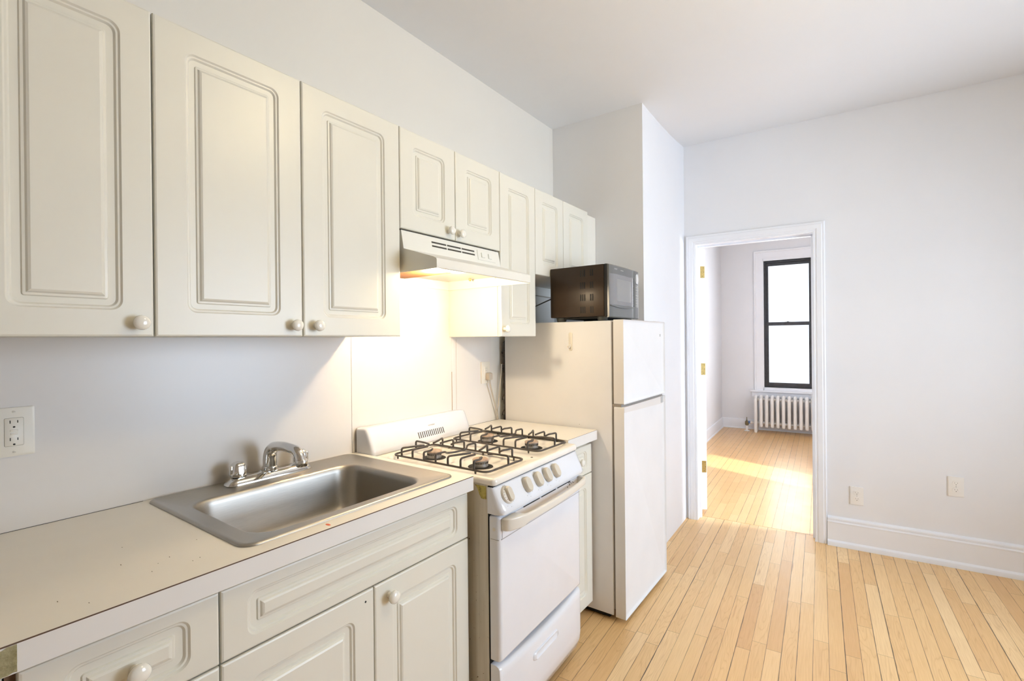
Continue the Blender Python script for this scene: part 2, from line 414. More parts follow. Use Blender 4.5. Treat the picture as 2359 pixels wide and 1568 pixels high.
    bm = NB(); far(bm, 1.9, 2.05, .12, sv0, 0, 2.95); far(bm, 1.9, 2.05, sv1, 4.3, 0, 2.95); far(bm, 1.9, 2.05, sv0, sv1, 0, sz0); far(bm, 1.9, 2.05, sv0, sv1, sz1, 2.95)
    obj('wall_back_room_right', bm, M['wall'], kind='structure')
    bm = NB(); 
    for a, b in ((sz0, sz0+.05), (sz1-.05, sz1), (1.53, 1.57)): far(bm, 1.95, 1.99, sv0, sv1, a, b)
    for a, b in ((sv0, sv0+.05), (sv1-.05, sv1)): far(bm, 1.95, 1.99, a, b, sz0, sz1)
    w3 = obj('window_3', bm, M['winblk'], kind='structure'); bm = NB(); far(bm, 1.968, 1.972, sv0, sv1, sz0, sz1); obj('pane', bm, M['glass'], w3)
    obj('wall_sun_blocker', bx(3.0, 3.2, .3, 3.15, -.5, 6.0), M['wall'], kind='structure')  # unseen slab added to keep direct sun out of the kitchen window
    # baseboards of the back room
    b2 = [(0, 0), (.024, 0), (.022, .012), (.014, .018), (.014, .128), (.010, .140), (0, .145)]
    bm = NB(); loft(bm, [[F(-1.47+d, v, z) for d, z in b2] for v in (.12, 4.16)]); obj('baseboard_back_room_left', bm, M['trim'], kind='structure', ang=20)
    bm = NB(); loft(bm, [[F(u, 4.16-d, z) for d, z in b2] for u in (-1.47, 1.9)]); obj('baseboard_back_room_window', bm, M['trim'], kind='structure', ang=20)
    # window_1: black double-hung sash in a white casing
    wf = NB(); fv = 4.205
    def fr(bm, u0, u1, z0, z1, w, v0, v1, wb=None, wt=None):
        wb = wb or w; wt = wt or w
        far(bm, u0, u0+w, v0, v1, z0, z1); far(bm, u1-w, u1, v0, v1, z0, z1); far(bm, u0+w, u1-w, v0, v1, z0, z0+wb); far(bm, u0+w, u1-w, v0, v1, z1-wt, z1)
    fr(wf, wu0, wu1, wz0, wz1, .022, 4.20, 4.30)
    win = obj('window_1', wf, M['winblk'], kind='structure')
    bm = NB(); fr(bm, wu0+.022, wu1-.022, 1.525, wz1-.022, .032, 4.255, 4.285, .035, .045); obj('window_sash', bm, M['winblk'], win)
    bm = NB(); fr(bm, wu0+.022, wu1-.022, wz0+.022, 1.572, .036, 4.215, 4.245, .046, .05); s2 = obj('window_sash', bm, M['winblk'], win)
    bm = NB(); far(bm, -.62, -.56, 4.205, 4.225, 1.562, 1.574); lathe(bm, [(.012, 0), (.012, .008), (.004, .012)], F(-.59, 4.215, 1.57), (0, 0, 1), 12); obj('sash_lock', bm, M['winblk'], win)
    bm = NB(); far(bm, wu0+.04, wu1-.04, 4.268, 4.271, 1.55, wz1-.05); obj('pane', bm, M['glass'], win)
    bm = NB(); far(bm, wu0+.04, wu1-.04, 4.228, 4.231, wz0+.05, 1.54); obj('pane', bm, M['glass'], win)
    cp = [(0, 0), (0, .014), (.012, .018), (.088, .020), (.098, .028), (.112, .030), (.118, .022), (.120, 0)]
    bm = NB(); casing(wu0-.012, wu1+.012, wz1+.035, cp, 4.16, zb=.58, name='trim_2')
    bm = NB()  # reveal lining
    far(bm, wu0-.013, wu0, 4.145, 4.2, wz0-.04, wz1+.03); far(bm, wu1, wu1+.013, 4.145, 4.2, wz0-.04, wz1+.03); far(bm, wu0-.013, wu1+.013, 4.145, 4.2, wz1, wz1+.036)
    far(bm, wu0-.013, wu1+.013, 4.145, 4.2, wz0-.045, wz0)
    obj('trim_3', bm, M['trim'], kind='structure')
    bm = NB(); far(bm, wu0-.185, wu1+.185, 4.095, 4.2, .560, .585); far(bm, wu0-.165, wu1+.165, 4.132, 4.16, .485, .560)
    obj('trim_4', bm, M['trim'], kind='structure')
    # laminate sheets behind the counter
    obj('trim_backsplash', bx(XW, XW+.0035, -1.0, 1.188, .914, 1.375), M['splash'], kind='structure')
    obj('trim_backsplash_stove', bx(XW, XW+.0025, 1.191, 1.796, .10, 1.66), M['splash'], kind='structure')
    obj('trim_backsplash_right', bx(XW, XW+.0035, 1.802, 2.090, .914, 1.375), M['splash'], kind='structure')
    obj('trim_backsplash_joint', bx(XW, XW+.0050, 1.772, 1.802, .914, 1.372, bev=.001), M['splash'], kind='structure')
    bm = NB(); box(bm, XW+.001, XW+.0053, 1.7705, 1.7715, .914, 1.2); box(bm, XW+.001, XW+.0045, 1.8025, 1.8037, .914, 1.36); obj('trim_joint_lines', bm, M['tan'], kind='structure')
    # small reveal where the window wall meets the chase (gap beside the casing)
    # the open door, its edge toward us
    d = thing('open_door', 'white painted interior door standing open, its edge and brass hinges in the doorway', 'door', F(-.983, .136, 0), PHI+R(25))
    L = FR[d.name]
    def ld(bm, *a, **k): box(bm, *a, **k)
    bm = NB(); box(bm, 0, .042, 0, .70, .035, 2.035, bev=.002, seg=1); obj('door_leaf', bm, M['trim'], d, local=True)
    for zc in (1.86, 1.115, .365):
        bm = NB(); box(bm, .004, .038, -.0022, .001, zc-.045, zc+.045, bev=.001, seg=1)
        box(bm, -.004, .004, -.006, .001, zc-.045, zc+.045)
        lathe(bm, [(.0055, -.047), (.0055, .047)], (-.004, -.005, zc), (0, 0, 1), 12)
        h = obj('hinge', bm, M['brass'], d, local=True, label='brass butt hinge')
        bm = NB()
        for dx, dz in ((.028, .032), (.030, 0), (.022, -.032)): lathe(bm, [(.0028, 0), (.0028, .0006)], (dx, -.0022, zc+dz), (0, -1, 0), 10)
        obj('screw', bm, M['valve'], h, local=True)
setting()

# ------------------------------------------------------------------ wall cabinets
XU = -1.315
def wall_cab(y0, y1, z0, z1, doors, label, knobs, group='white wall cabinets', iz=.058, iy=.066, xf=XU):
    c = thing('wall_cabinet', label, 'cabinet', (XW, (y0+y1)/2, z0), 0, group)
    bm = NB(); box(bm, XW+.002, xf-.020, y0+.0005, y1-.0005, z0+.001, z1)
    obj('body', bm, M['carc'], c)
    ds = []
    for a, b in doors:
        bm = NB(); front(bm, a+.0015, b-.0015, z0, z1-.001, xf, iy=iy, iz=iz); ds.append(obj('door', bm, M['cab'], c, ang=17))
    for k, (y, z) in knobs:
        bm = NB(); knob(bm, xf, y, z); obj('knob', bm, M['knob'], ds[k])
    return c
ZB, ZT = 1.371, 2.118
wall_cab(.128, .430, ZB, ZT, [(.130, .430)], 'tall white wall cabinet with one door, nearest to us at the left edge', [(0, (.399, 1.402))], iy=.058)
wall_cab(.430, 1.168, ZB, ZT, [(.430, .796), (.796, 1.168)], 'wide white wall cabinet with two tall doors above the sink', [(0, (.767, 1.403)), (1, (.836, 1.403))])
wall_cab(1.168, 1.757, 1.757, ZT, [(1.168, 1.459), (1.459, 1.757)], 'short white wall cabinet with two doors right above the range hood', [(0, (1.417, 1.788)), (1, (1.480, 1.785))], iy=.060, iz=.055)
wall_cab(1.757, 2.052, ZB, ZT, [(1.757, 2.052)], 'narrow tall white wall cabinet between the range hood and the refrigerator', [(0, (1.783, 1.405))], iy=.056)
wall_cab(2.052, 2.638, 1.684, ZT, [(2.052, 2.338), (2.338, 2.638)], 'short white wall cabinet with two doors above the black microwave', [], iy=.060, iz=.055)
c = solo('cabinet_filler', bx(XW+.002, -1.332, 2.639, 2.774, 1.684, 2.108), M['carc'], 'plain cream filler panel closing the gap between the last wall cabinet and the chase', 'filler')
# dark joint lines under the cabinet run
# ------------------------------------------------------------------ base cabinets
XB = -1.045
def base_cab(y0, y1, label, drawer=None, doors=(), knobs=(), xf=XB, ztop=.856, zs=.708, holes=()):
    c = thing('base_cabinet', label, 'cabinet', (XW, (y0+y1)/2, 0), 0, 'white base cabinets')
    bm = NB(); xa, xc = XW+.002, xf-.020
    box(bm, xa, xc, y0+.001, y0+.017, .10, .8675); box(bm, xa, xc, y1-.017, y1-.001, .10, .8675); box(bm, xa, xc, y0+.001, y1-.001, .10, .116)
    box(bm, xa, xa+.006, y0+.001, y1-.001, .10, .8675); box(bm, xc-.016, xc, y0+.001, y1-.001, .828, .8675); box(bm, xc-.016, xc, y0+.001, y1-.001, .68, .72)
    box(bm, XW+.05, xf-.075, y0+.001, y1-.001, 0, .10)
    obj('body', bm, M['carc'], c)
    if y0 > .1 and y0 < .2: obj('brown_strip', bx(xc-.001, xc+.004, y0, y0+.013, .10, .867), M['brown'], c, label='brown strip in the gap left of the drawer')  # brown strip set into the gap beside the drawer
    fr = []
    for a, b in (drawer or ()):
        bm = NB(); front(bm, a+.0015, b-.0015, zs+.002, ztop-.001, xf, iy=.052, iz=.0255); fr.append(obj('drawer', bm, M['cab'], c, ang=17))
    for a, b in doors:
        bm = NB(); front(bm, a+.0015, b-.0015, .078, zs-.002, xf, iy=.060, iz=.058); fr.append(obj('door', bm, M['cab'], c, ang=17))
    for i, y, z in knobs:
        bm = NB(); knob(bm, xf, y, z, 1.05); obj('knob', bm, M['knob'], fr[i])
    for i, y, z in holes:
        bm = NB(); lathe(bm, [(.0028, 0), (.0028, .0004)], (xf, y, z), (1, 0, 0), 12); obj('screw_hole', bm, M['dark'], fr[i])
    return c
base_cab(-.62, .143, 'white base cabinet at the very lower left, only its edge showing', [(-.62, .1445)], [(-.62, .1445)])
base_cab(.147, .447, 'narrow white base cabinet with a knobbed drawer, left of the sink cabinet', [(.158, .447)], [(.158, .447)], [(0, .306, .779)])
base_cab(.447, 1.207, 'white sink cabinet with a long false drawer front and two doors', [(.447, 1.207)], [(.447, .826), (.826, 1.207)], [(2, .876, .664)], holes=[(1, .798, .679)])
base_cab(1.868, 2.146, 'narrow white base cabinet squeezed between the stove and the refrigerator', [(1.870, 2.146)], [(1.870, 2.146)], [(0, 2.008, .782)], xf=-1.060, ztop=.848)

# ------------------------------------------------------------------ countertops
def counter(y0, y1, xf, label, hole=None, el=.0022):
    c = thing('countertop', label, 'countertop', (XW, (y0+y1)/2, .87), 0, 'laminate countertops')
    bm = NB(); z = .914
    if hole:
        h0, h1, g0, g1 = hole   # x range, y range
        for a in ((XW+.0036, h0, y0, y1), (h1, xf-.0012, y0, y1), (h0, h1, y0, g0), (h0, h1, g1, y1)):
            box(bm, a[0], a[1], a[2], a[3], .868, z)
        bmesh.ops.remove_doubles(bm, verts=bm.verts[:], dist=1e-5)
    else: box(bm, XW+.0036, xf-.0012, y0, y1, .868, z)
    t = obj('slab', bm, M['lam'], c)
    bm = NB(); box(bm, xf-.0012, xf, y0, y1, .8690, z-el); obj('edge_strip', bm, M['lamedge'], c)
    bm = NB(); box(bm, XW+.0034, XW+.0048, y0, min(y1, .50) if hole else y1, z-.0005, z+.0009); obj('wall_joint', bm, M['slot'], c)
    bm = NB(); box(bm, xf-.0016, xf+.0001, y0, y1, z-el, z-.0002); obj('edge_line', bm, M['kline'], c, label='thin brown core line of the laminate edge')
    return c
counter(-.9, 1.205, -1.020, 'long cream laminate countertop that holds the steel sink', (-1.585, -1.10, .53, 1.12))
counter(1.862, 2.150, -1.033, 'short cream laminate countertop between the stove and the refrigerator', el=.0010)
# masking tape
bm = NB(); n = 14; P0 = []
for i in range(n+1):
    t = i/n; y = .085+t*.070; P0.append((y, .9125-.004*random.random(), .869+.003*random.random()))
vs = [[bm.verts.new((-1.0195+.0012*random.random(), y, z0+(z1-z0)*k/5)) for k in range(6)] for y, z1, z0 in P0]
for a, b in zip(vs[:-1], vs[1:]):
    for k in range(5): bm.faces.new((a[k], b[k], b[k+1], a[k+1]))
bmesh.ops.solidify(bm, geom=bm.faces[:], thickness=.0008)
solo('masking_tape', bm, M['tape'], 'crumpled beige masking tape on the front edge of the long countertop', 'tape')
# specks
bm = NB(); lathe(bm, [(.007, 0), (.006, .0006), (.001, .0009)], (-1.043, .690, .9142), (0, 0, 1), 10, sx=.6, sy=1.3)
solo('red_stain', bm, M['red'], 'small red stain on the countertop in front of the sink', 'stain')
bm = NB()
for x, y in ((-1.10, .42), (-1.16, .40), (-1.145, .375), (-1.115, .355), (-1.21, .47), (-1.30, .36), (-1.07, .25), (-1.12, .22), (-1.25, .16), (-1.105, .435), (-1.36, .52), (-1.2, .33)):
    a = random.random()*PI; L = .0012+.0022*random.random()
    box(bm, x-L/2, x+L/2, y-.0005, y+.0005, .9142, .9148)
o = obj('crumbs', bm, M['crumb']); o['label'] = 'tiny dark crumbs scattered on the countertop left of the sink'; o['category'] = 'crumbs'; o['kind'] = 'stuff'

# ------------------------------------------------------------------ sink
def sink():
    c = thing('kitchen_sink', 'single-bowl stainless steel drop-in sink set in the long countertop', 'sink', (-1.34, .84, .914))
    bm = NB(); L = []
    ox0, ox1, oy0, oy1 = -1.622, -1.066, .503, 1.172
    def lp(x0, x1, y0, y1, z, r, n=9): return [(a, b, z) for a, b in rrect(x0, x1, y0, y1, r, n)]
    L.append(lp(ox0, ox1, oy0, oy1, .9145, .035)); L.append(lp(ox0+.001, ox1-.001, oy0+.001, oy1-.001, .9175, .034)); L.append(lp(ox0+.006, ox1-.006, oy0+.006, oy1-.006, .9195, .030))
    L.append(lp(ox0+.013, ox1-.013, oy0+.013, oy1-.013, .9185, .026)); L.append(lp(ox0+.018, ox1-.018, oy0+.018, oy1-.018, .9165, .024))
    bx0, bx1, by0, by1 = -1.495, -1.112, .556, 1.082
    L.append(lp(bx0-.006, bx1+.006, by0-.006, by1+.006, .9160, .066)); L.append(lp(bx0-.001, bx1+.001, by0-.001, by1+.001, .9145, .064))
    for k, (ins, z, r) in enumerate(((.003, .909, .062), (.006, .895, .062), (.012, .84, .062), (.020, .79, .062), (.030, .765, .060), (.046, .748, .052), (.070, .740, .040), (.13, .737, .03))):
        L.append(lp(bx0+ins, bx1-ins, by0+ins, by1-ins, z, r))
    loft(bm, L, cap0=False); obj('bowl', bm, M['steel'], c, ang=60, flip=True)
    bm = NB(); lathe(bm, [(.055, 0), (.055, .002), (.046, .003), (.040, -.002), (.036, -.010), (.02, -.011), (.004, -.008)], (-1.303, .82, .7375), (0, 0, 1), 28)
    obj('drain', bm, M['chrome'], c)
sink()

def faucet():
    cx, cy = -1.570, .828
    c = thing('faucet', 'chrome two-handle faucet with an arched spout on the sink deck', 'faucet', (cx, cy, .9165))
    bm = NB(); L = []
    for z, i, r in ((.9172, 0, .026), (.921, .000, .026), (.930, .005, .022), (.937, .011, .016), (.9395, .016, .011)):
        L.append([(a, b, z) for a, b in rrect(cx-.030+i, cx+.030-i, .688+i*1.6, .968-i*1.6, r, 8)])
    loft(bm, L); obj('base_plate', bm, M['chrome'], c, ang=50)
    for y in (.728, .934):
        bm = NB(); seg = 40; prof = [(.022, 0, 0), (.0245, .003, .1), (.025, .010, .7), (.0235, .030, 1), (.0195, .039, .9), (.015, .042, .3)]
        loops = []
        for r, h, a in prof:
            loops.append([(cx+math.cos(2*PI*k/seg)*r*(1-.13*a*(.5+.5*math.cos(2*PI*k/seg*5))), y+math.sin(2*PI*k/seg)*r*(1-.13*a*(.5+.5*math.cos(2*PI*k/seg*5))), .941+h) for k in range(seg)])
        loops.append([(cx+math.cos(2*PI*k/seg)*.011, y+math.sin(2*PI*k/seg)*.011, .980) for k in range(seg)])
        loft(bm, loops); lathe(bm, [(.016, -.003), (.016, .002)], (cx, y, .941), (0, 0, 1), 20)
        s = -1 if y < .8 else 1
        box(bm, cx-.007, cx+.007, y+s*.021-.006, y+s*.021+.006, .944, .976, bev=.003)
        obj('handle', bm, M['chrome'], c, ang=45)
    sy = .828
    pts = fillet([(cx, sy, .938), (cx, sy, 1.008), (cx+.060, sy+.004, 1.024), (cx+.150, sy+.010, 1.016), (cx+.168, sy+.010, .978)], .055, 8)
    n = len(pts); rs = [.0215-.0065*min(1, i/(n*.5)) for i in range(n)]
    bm = NB(); tube(bm, pts, rs, 20); lathe(bm, [(.0245, 0), (.0255, .003), (.024, .006), (.025, .009), (.024, .012), (.022, .014)], (cx, sy, .938), (0, 0, 1), 24)
    sp = obj('spout', bm, M['chrome'], c, ang=60)
    bm = NB(); lathe(bm, [(.0165, .014), (.0175, .012), (.0175, -.004), (.016, -.007), (.012, -.008)], (cx+.168, sy+.010, .978), (0, 0, 1), 22)
    obj('aerator', bm, M['chrome'], sp)
faucet()

# ------------------------------------------------------------------ range hood
def hood():
    y0, y1 = 1.1785, 1.752
    c = thing('range_hood', 'white under-cabinet range hood with its warm lamp on above the stove', 'range hood', (XW, (y0+y1)/2, 1.6))
    pr = [(XW+.003, 1.7515), (-1.323, 1.7515), (-1.310, 1.684), (-1.165, 1.640), (-1.152, 1.634), (-1.149, 1.628), (-1.149, 1.602), (-1.152, 1.600), (-1.158, 1.600), (-1.158, 1.626), (-1.32, 1.640), (XW+.008, 1.640), (XW+.008, 1.600), (XW+.003, 1.600)]
    bm = NB(); prism(bm, pr, 'y', y0+.0015, y1-.0015)
    sd = [(XW+.003, 1.7515), (-1.323, 1.7515), (-1.310, 1.684), (-1.165, 1.640), (-1.152, 1.634), (-1.1485, 1.628), (-1.1485, 1.602), (-1.152, 1.599), (XW+.003, 1.599)]
    prism(bm, sd, 'y', y0, y0+.0016); prism(bm, sd, 'y', y1-.0016, y1)
    obj('canopy', bm, M['hood'], c, ang=30)
    bm = NB(); box(bm, -1.60, -1.330, y0+.003, y1-.003, 1.7515, 1.7565); obj('shade_strip', bm, M['slot'], c)  # dark strip painted in for the shade between hood and cabinet
    # face details lie on the sloped upper face
    def face(bm, ya, yb, t0, t1, out=.0008, th=.0015, bev=0):
        A = Vector((-1.323, 0, 1.7515)); B = Vector((-1.310, 0, 1.684)); d = B-A; n = Vector((-d.z, 0, d.x)).normalized()
        if n.x < 0: n = -n
        p = [A+d*t0-n*th, A+d*t0+n*out, A+d*t1+n*out, A+d*t1-n*th]
        prism(bm, [(q.x, q.z) for q in p], 'y', ya, yb)
    ys = 1.326; 
    for g in range(3):
        for r_ in range(2):
            bm = NB(); a = ys+g*.086; face(bm, a, a+.080, .27+r_*.22, .36+r_*.22); obj('vent_slot', bm, M['slot'], c)
    bm = NB(); face(bm, 1.597, 1.716, .16, .80, out=.0022); obj('switch_panel', bm, M['hood'], c)
    for ya in (1.620, 1.668):
        bm = NB(); face(bm, ya, ya+.022, .32, .62, out=.006); obj('switch', bm, M['hood'], c)
    bm = NB(); box(bm, -1.585, -1.290, 1.186, 1.43, 1.622, 1.632); obj('grease_filter', bm, M['filter'], c, label='orange-lit aluminium mesh grease filter')
    bm = NB(); box(bm, -1.262, -1.172, 1.215, 1.41, 1.612, 1.634, bev=.008); obj('lamp_lens', bm, M['lens'], c, label='glowing lamp lens')
    for x, y in ((-1.30, 1.700), (-1.46, 1.715)):
        bm = NB(); lathe(bm, [(.006, 0), (.006, -.008), (.002, -.012)], (x, y, 1.640), (0, 0, 1), 12); obj('screw', bm, M['brass'], c)
hood()

# ------------------------------------------------------------------ stove (own frame: x forward, y along the front)
def stove():
    c = thing('gas_stove', 'white four-burner gas stove with almond knobs between the two countertops', 'stove', (-.985, 1.232, 0), R(2.4))
    W = .622; INV = FR[c.name].inverted()
    def P(n, bm, m, par=None, **k): return obj(n, bm, M[m], par or c, local=True, **k)
    bm = NB(); box(bm, -.600, 0, .002, W-.002, .035, .882); P('body', bm, 'grime', label='grimy cream side panel of the stove body')
    bm = NB(); box(bm, -.012, .0006, .004, W-.004, .032, .878); P('front_frame', bm, 'dark')
    bm = NB(); box(bm, -.010, .0185, .006, W-.006, .870, .884); P('seam', bm, 'dark')
    for x, y in ((-.05, .04), (-.05, W-.04), (-.55, .04), (-.55, W-.04)):
        bm = NB(); lathe(bm, [(.018, 0), (.018, .03)], (x, y, 0), (0, 0, 1), 14); P('foot', bm, 'dark')
    # yellow tape remnant at the top front of the side
    bm = NB(); prism(bm, [(-.050, .878), (-.006, .878), (-.005, .836), (-.024, .836), (-.033, .850), (-.040, .868)], 'y', .0006, .0022); P('tape_remnant', bm, 'yellow', label='patch of old yellow tape')
    # cooktop skirt + two wells
    bm = NB(); L = []; x0, x1, y0, y1 = -.600, .029, 0, W
    def lp(i, z, r): return [(a, b, z) for a, b in rrect(x0+i, x1-i, y0+i, y1-i, r, 6)]
    L += [lp(.008, .880, .012), lp(.003, .882, .016), lp(.0, .887, .018), lp(0, .896, .018), lp(.002, .901, .016), (lp(.006, .9045, .012)), lp(.010, .9052, .008)]
    loft(bm, L, cap0=True, cap1=False)
    ym = .325
    wells = ((x0+.010, x1-.010, y0+.010, ym, -.512, -.016, .030, .282), (x0+.010, x1-.010, ym, y1-.010, -.512, -.022, .372, .606))
    for a0, a1, b0, b1, c0, c1, d0, d1 in wells:
        L = [[(a, b, .9052) for a, b in rrect(a0, a1, b0, b1, .0006, 6)],
             [(a, b, .9052) for a, b in rrect(c0-.008, c1+.008, d0-.008, d1+.008, .035, 6)],
             [(a, b, .9030) for a, b in rrect(c0-.002, c1+.002, d0-.002, d1+.002, .032, 6)],
             [(a, b, .8960) for a, b in rrect(c0+.006, c1-.006, d0+.006, d1-.006, .030, 6)],
             [(a, b, .8925) for a, b in rrect(c0+.014, c1-.014, d0+.014, d1-.014, .028, 6)],
             [(a, b, .8905) for a, b in rrect(c0+.05, c1-.05, d0+.05, d1-.05, .02, 6)]]
        loft(bm, L, cap0=False, cap1=True)
    ct = obj('cooktop', bm, M['cooktop'], c, local=True, ang=40)
    bm = NB(); lathe(bm, [(.005, 0), (.005, .0006)], (-.020, .318, .9052), (0, 0, 1), 12); obj('screw_hole', bm, M['slot'], ct, local=True)
    # burners
    bs = [INV @ Vector(p) for p in ((-1.372, 1.383, .889), (-1.133, 1.380, .889), (-1.388, 1.745, .889), (-1.143, 1.738, .889))]
    for p in bs:
        bm = NB(); lathe(bm, [(.018, 0), (.0285, .001), (.0285, .010), (.027, .012), (.027, .019), (.029, .021), (.029, .023)], (p.x, p.y, .8915), (0, 0, 1), 36)
        b = obj('burner', bm, M['alu'], c, local=True)
        bm = NB(); lathe(bm, [(.048, 0), (.047, .0010), (.001, .0010)], (p.x, p.y, .8908), (0, 0, 1), 36, sx=.92, sy=1.0); obj('burner_hole_disc', bm, M['dark'], b, local=True)  # flat black disc, the shade inside the burner hole put into its colour
        bm = NB(); lathe(bm, [(.029, .023), (.030, .025), (.029, .028), (.024, .030), (.0225, .029), (.005, .0295), (.003, .032), (.001, .032)], (p.x, p.y, .8915), (0, 0, 1), 36); obj('burner_cap', bm, M['cap'], b, local=True, label='browned burner cap')
        bm = NB()
        for k in range(26):
            a = 2*PI*k/26; q = Vector((p.x+math.cos(a)*.0272, p.y+math.sin(a)*.0272, .8915+.0155))
            box(bm, q.x-.0012, q.x+.0012, q.y-.0012, q.y+.0012, q.z-.003, q.z+.003)
        obj('flame_ports', bm, M['slot'], b, local=True)
    # grates, drawn in world axes
    def grate(gx0, gx1, gy0, gy1, br):
        bm = NB(); r = .0040; z = .9095; H = .032
        fr_ = fillet([(gx0, gy0, z), (gx1, gy0, z), (gx1, gy1, z), (gx0, gy1, z)], .030, 6, closed=True)
        tube(bm, fr_, r, 8, closed=True)
        def fing(pts, rr=.010): tube(bm, fillet(pts, rr, 4), r, 8)
        ym = (gy0+gy1)/2; n = 7; xs = [gx0+.052+i*.0605 for i in range(7)]
        for s, ye in ((1, gy0), (-1, gy1)):
            for i, x in enumerate(xs):
                if i == 3: continue
                bxp = br[0] if i < 3 else br[1]
                zt = z+H; k = i % 4 if i < 3 else (i-4)
                d = bxp.x-x
                if k == 0: fing([(x, ye, z), (x, ye, zt), (x+d*.35, ye+s*.050, zt), (x+d*.50, ye+s*.088, zt-.002)])
                elif k == 1: fing([(x, ye, z), (x, ye, zt), (x+d*.15, ye+s*.045, zt), (x+d*.35, ye+s*.078, zt-.001)])
                else: fing([(x, ye, z), (x, ye, zt), (x+.006*s, ye+s*.030, zt), (x-.006, ye+s*.052, zt+.002), (x-.020, ye+s*.058, zt-.006)], .008)
        x = xs[3]; zt = z+H
        fing([(x, gy0, z), (x, gy0, zt), (x+.004, gy0+.045, zt), (x-.010, gy0+.070, zt-.012), (x, ym, zt-.014), (x+.010, gy1-.070, zt-.012), (x-.004, gy1-.045, zt), (x, gy1, zt), (x, gy1, z)])
        for xe, s, bq in ((gx0, 1, br[0]), (gx1, -1, br[1])):
            fing([(xe, ym+.01, z), (xe, ym+.01, zt), (xe+s*.06, ym+.005, zt), (xe+s*.085, ym, zt-.002)])
        for a, b in ((gx0+.03, gy0), (gx1-.05, gy0), (gx0+.09, gy1), (gx1-.05, gy1), (gx1-.2, gy1)):
            lathe(bm, [(.004, 0), (.003, -.010)], (a, b, z-.003), (0, 0, 1), 8)
        bm.transform(INV); obj('grate', bm, M['grate'], c, local=True, ang=60)
    wv = [Vector((-1.372, 1.383, 0)), Vector((-1.133, 1.380, 0)), Vector((-1.388, 1.745, 0)), Vector((-1.143, 1.738, 0))]
    grate(-1.490, -1.018, 1.273, 1.500, wv[:2]); grate(-1.505, -1.036, 1.628, 1.856, wv[2:])
    # backguard
    pr = [(-.602, .905), (-.550, .9065), (-.545, .914), (-.548, .928), (-.560, .958), (-.578, 1.000), (-.584, 1.009), (-.592, 1.012), (-.640, 1.010), (-.640, .905)]
    # build along y with rounded ends
    bm = NB(); L = []
    for y, t in ((0.000, .80), (.0015, .90), (.006, .97), (.016, 1), (W-.040, 1), (W-.018, .97), (W-.006, .90), (W, .78)):
        L.append([(-.640+(x+.640)*(t if x > -.63 else 1), y, .905+(z-.905)*(.55+.45*t)) for x, z in pr])
    loft(bm, L); bg = P('backguard', bm, 'enamel', ang=50)
    for k in range(14):
        y = .262+k*.0122; A = Vector((-.5505, y, .932)); B = Vector((-.5605, y, .957))
        bm = NB(); tube(bm, [A+Vector((.0008, 0, 0)), B+Vector((.0008, 0, 0))], .0022, 8); obj('vent_slot', bm, M['slot'], bg, local=True)
    nx = Vector((.045, 0, .018)).normalized()
    rot = Matrix(((0, -.3714, .9285), (1, 0, 0), (0, .9285, .3714)))
    T = FR[c.name]
    tx = text('lettering', 'HOTPOINT', .0085, T @ Vector((-.5665, .355, .976)), (T.to_3x3() @ rot), M['ink'], bg)
    # control panel: leaning out at the bottom
    def loopP(i, o_, zt, zb, xt, xb):
        return None
    bm = NB(); prf = [(.000, .8765), (.021, .8765), (.026, .872), (.057, .812), (.062, .800), (.058, .790), (.044, .787), (.000, .787)]
    L = []
    for y, t in ((.001, .55), (.004, .76), (.010, .90), (.020, .98), (.032, 1), (W-.032, 1), (W-.020, .98), (W-.010, .90), (W-.004, .76), (W-.001, .55)):
        L.append([(x*t, y, z if z > .84 else .84+(z-.84)*(.8+.2*t)) for x, z in prf])
    loft(bm, L); cp = P('control_panel', bm, 'enamel', ang=50)
    ax = Vector((.062, 0, .032)).normalized()
    def on(y, t): return Vector((.025+(.057-.025)*t, y, .874+(.812-.874)*t))
    # oven dial
    p = on(.055, .48); bm = NB(); lathe(bm, [(.030, 0), (.030, .003), (.027, .008), (.019, .010), (.001, .010)], p, ax, 32); k1 = P('oven_dial', bm, 'handle', label='large almond oven temperature dial')
    bm = NB(); L = []
    e1 = Vector((0, 1, 0)); e2 = ax.cross(e1)
    def grip(bm, p, a, b, h0, h1):
        L = []
        for h, s in ((h0, 1.0), (h0+(h1-h0)*.5, .98), (h1-.003, .93), (h1, .80)):
            L.append([tuple(p+ax*h+e1*u*s+e2*v*s) for u, v in rrect(-a, a, -b, b, a*.95, 8)])
        loft(bm, L)
    grip(bm, p, .0145, .026, .008, .020); obj('grip', bm, M['knobs'], k1, local=True)
    for k in range(9):
        a = R(130+k*22); q = p+ax*.0088+e1*math.cos(a)*.0235+e2*math.sin(a)*.0235
        bm2 = NB(); box(bm2, q.x-.0006, q.x+.0006, q.y-.0012, q.y+.0012, q.z-.0004, q.z+.0014); obj('dial_mark', bm2, M['ink'], k1, local=True)
    for y in (.178, .255, .322, .390):
        p = on(y, .47); bm = NB(); lathe(bm, [(.020, 0), (.020, .002), (.018, .003)], p, ax, 28); grip(bm, p, .0185, .0275, .002, .017)
        P('burner_knob', bm, 'knobs', label='almond burner knob')
    bm = NB()
    for y in (.055, .178, .255, .322, .390):
        for dy, t in ((-.004, -.02), (.006, -.02), (.0, 1.0), (-.018, .9), (.020, .82)):
            q = on(y+dy, t+.06)+ax*.0004; box(bm, q.x-.0005, q.x+.0003, q.y-.0012, q.y+.0012, q.z-.0005, q.z+.0005)
    P('printed_mark', bm, 'ink', kind='stuff')
    # oven door
    z0, z1, xf = .312, .783, .042; ya, yb = .006, W-.012
    bm = NB(); L = []
    for x, i in ((.004, .000), (.030, 0), (.038, .003), (.0425, .009), (.044, .018)):
        L.append([(x, a, b) for a, b in rrect(ya+i, yb-i, z0+i*.6, z1-i*.6, .006, 4)])
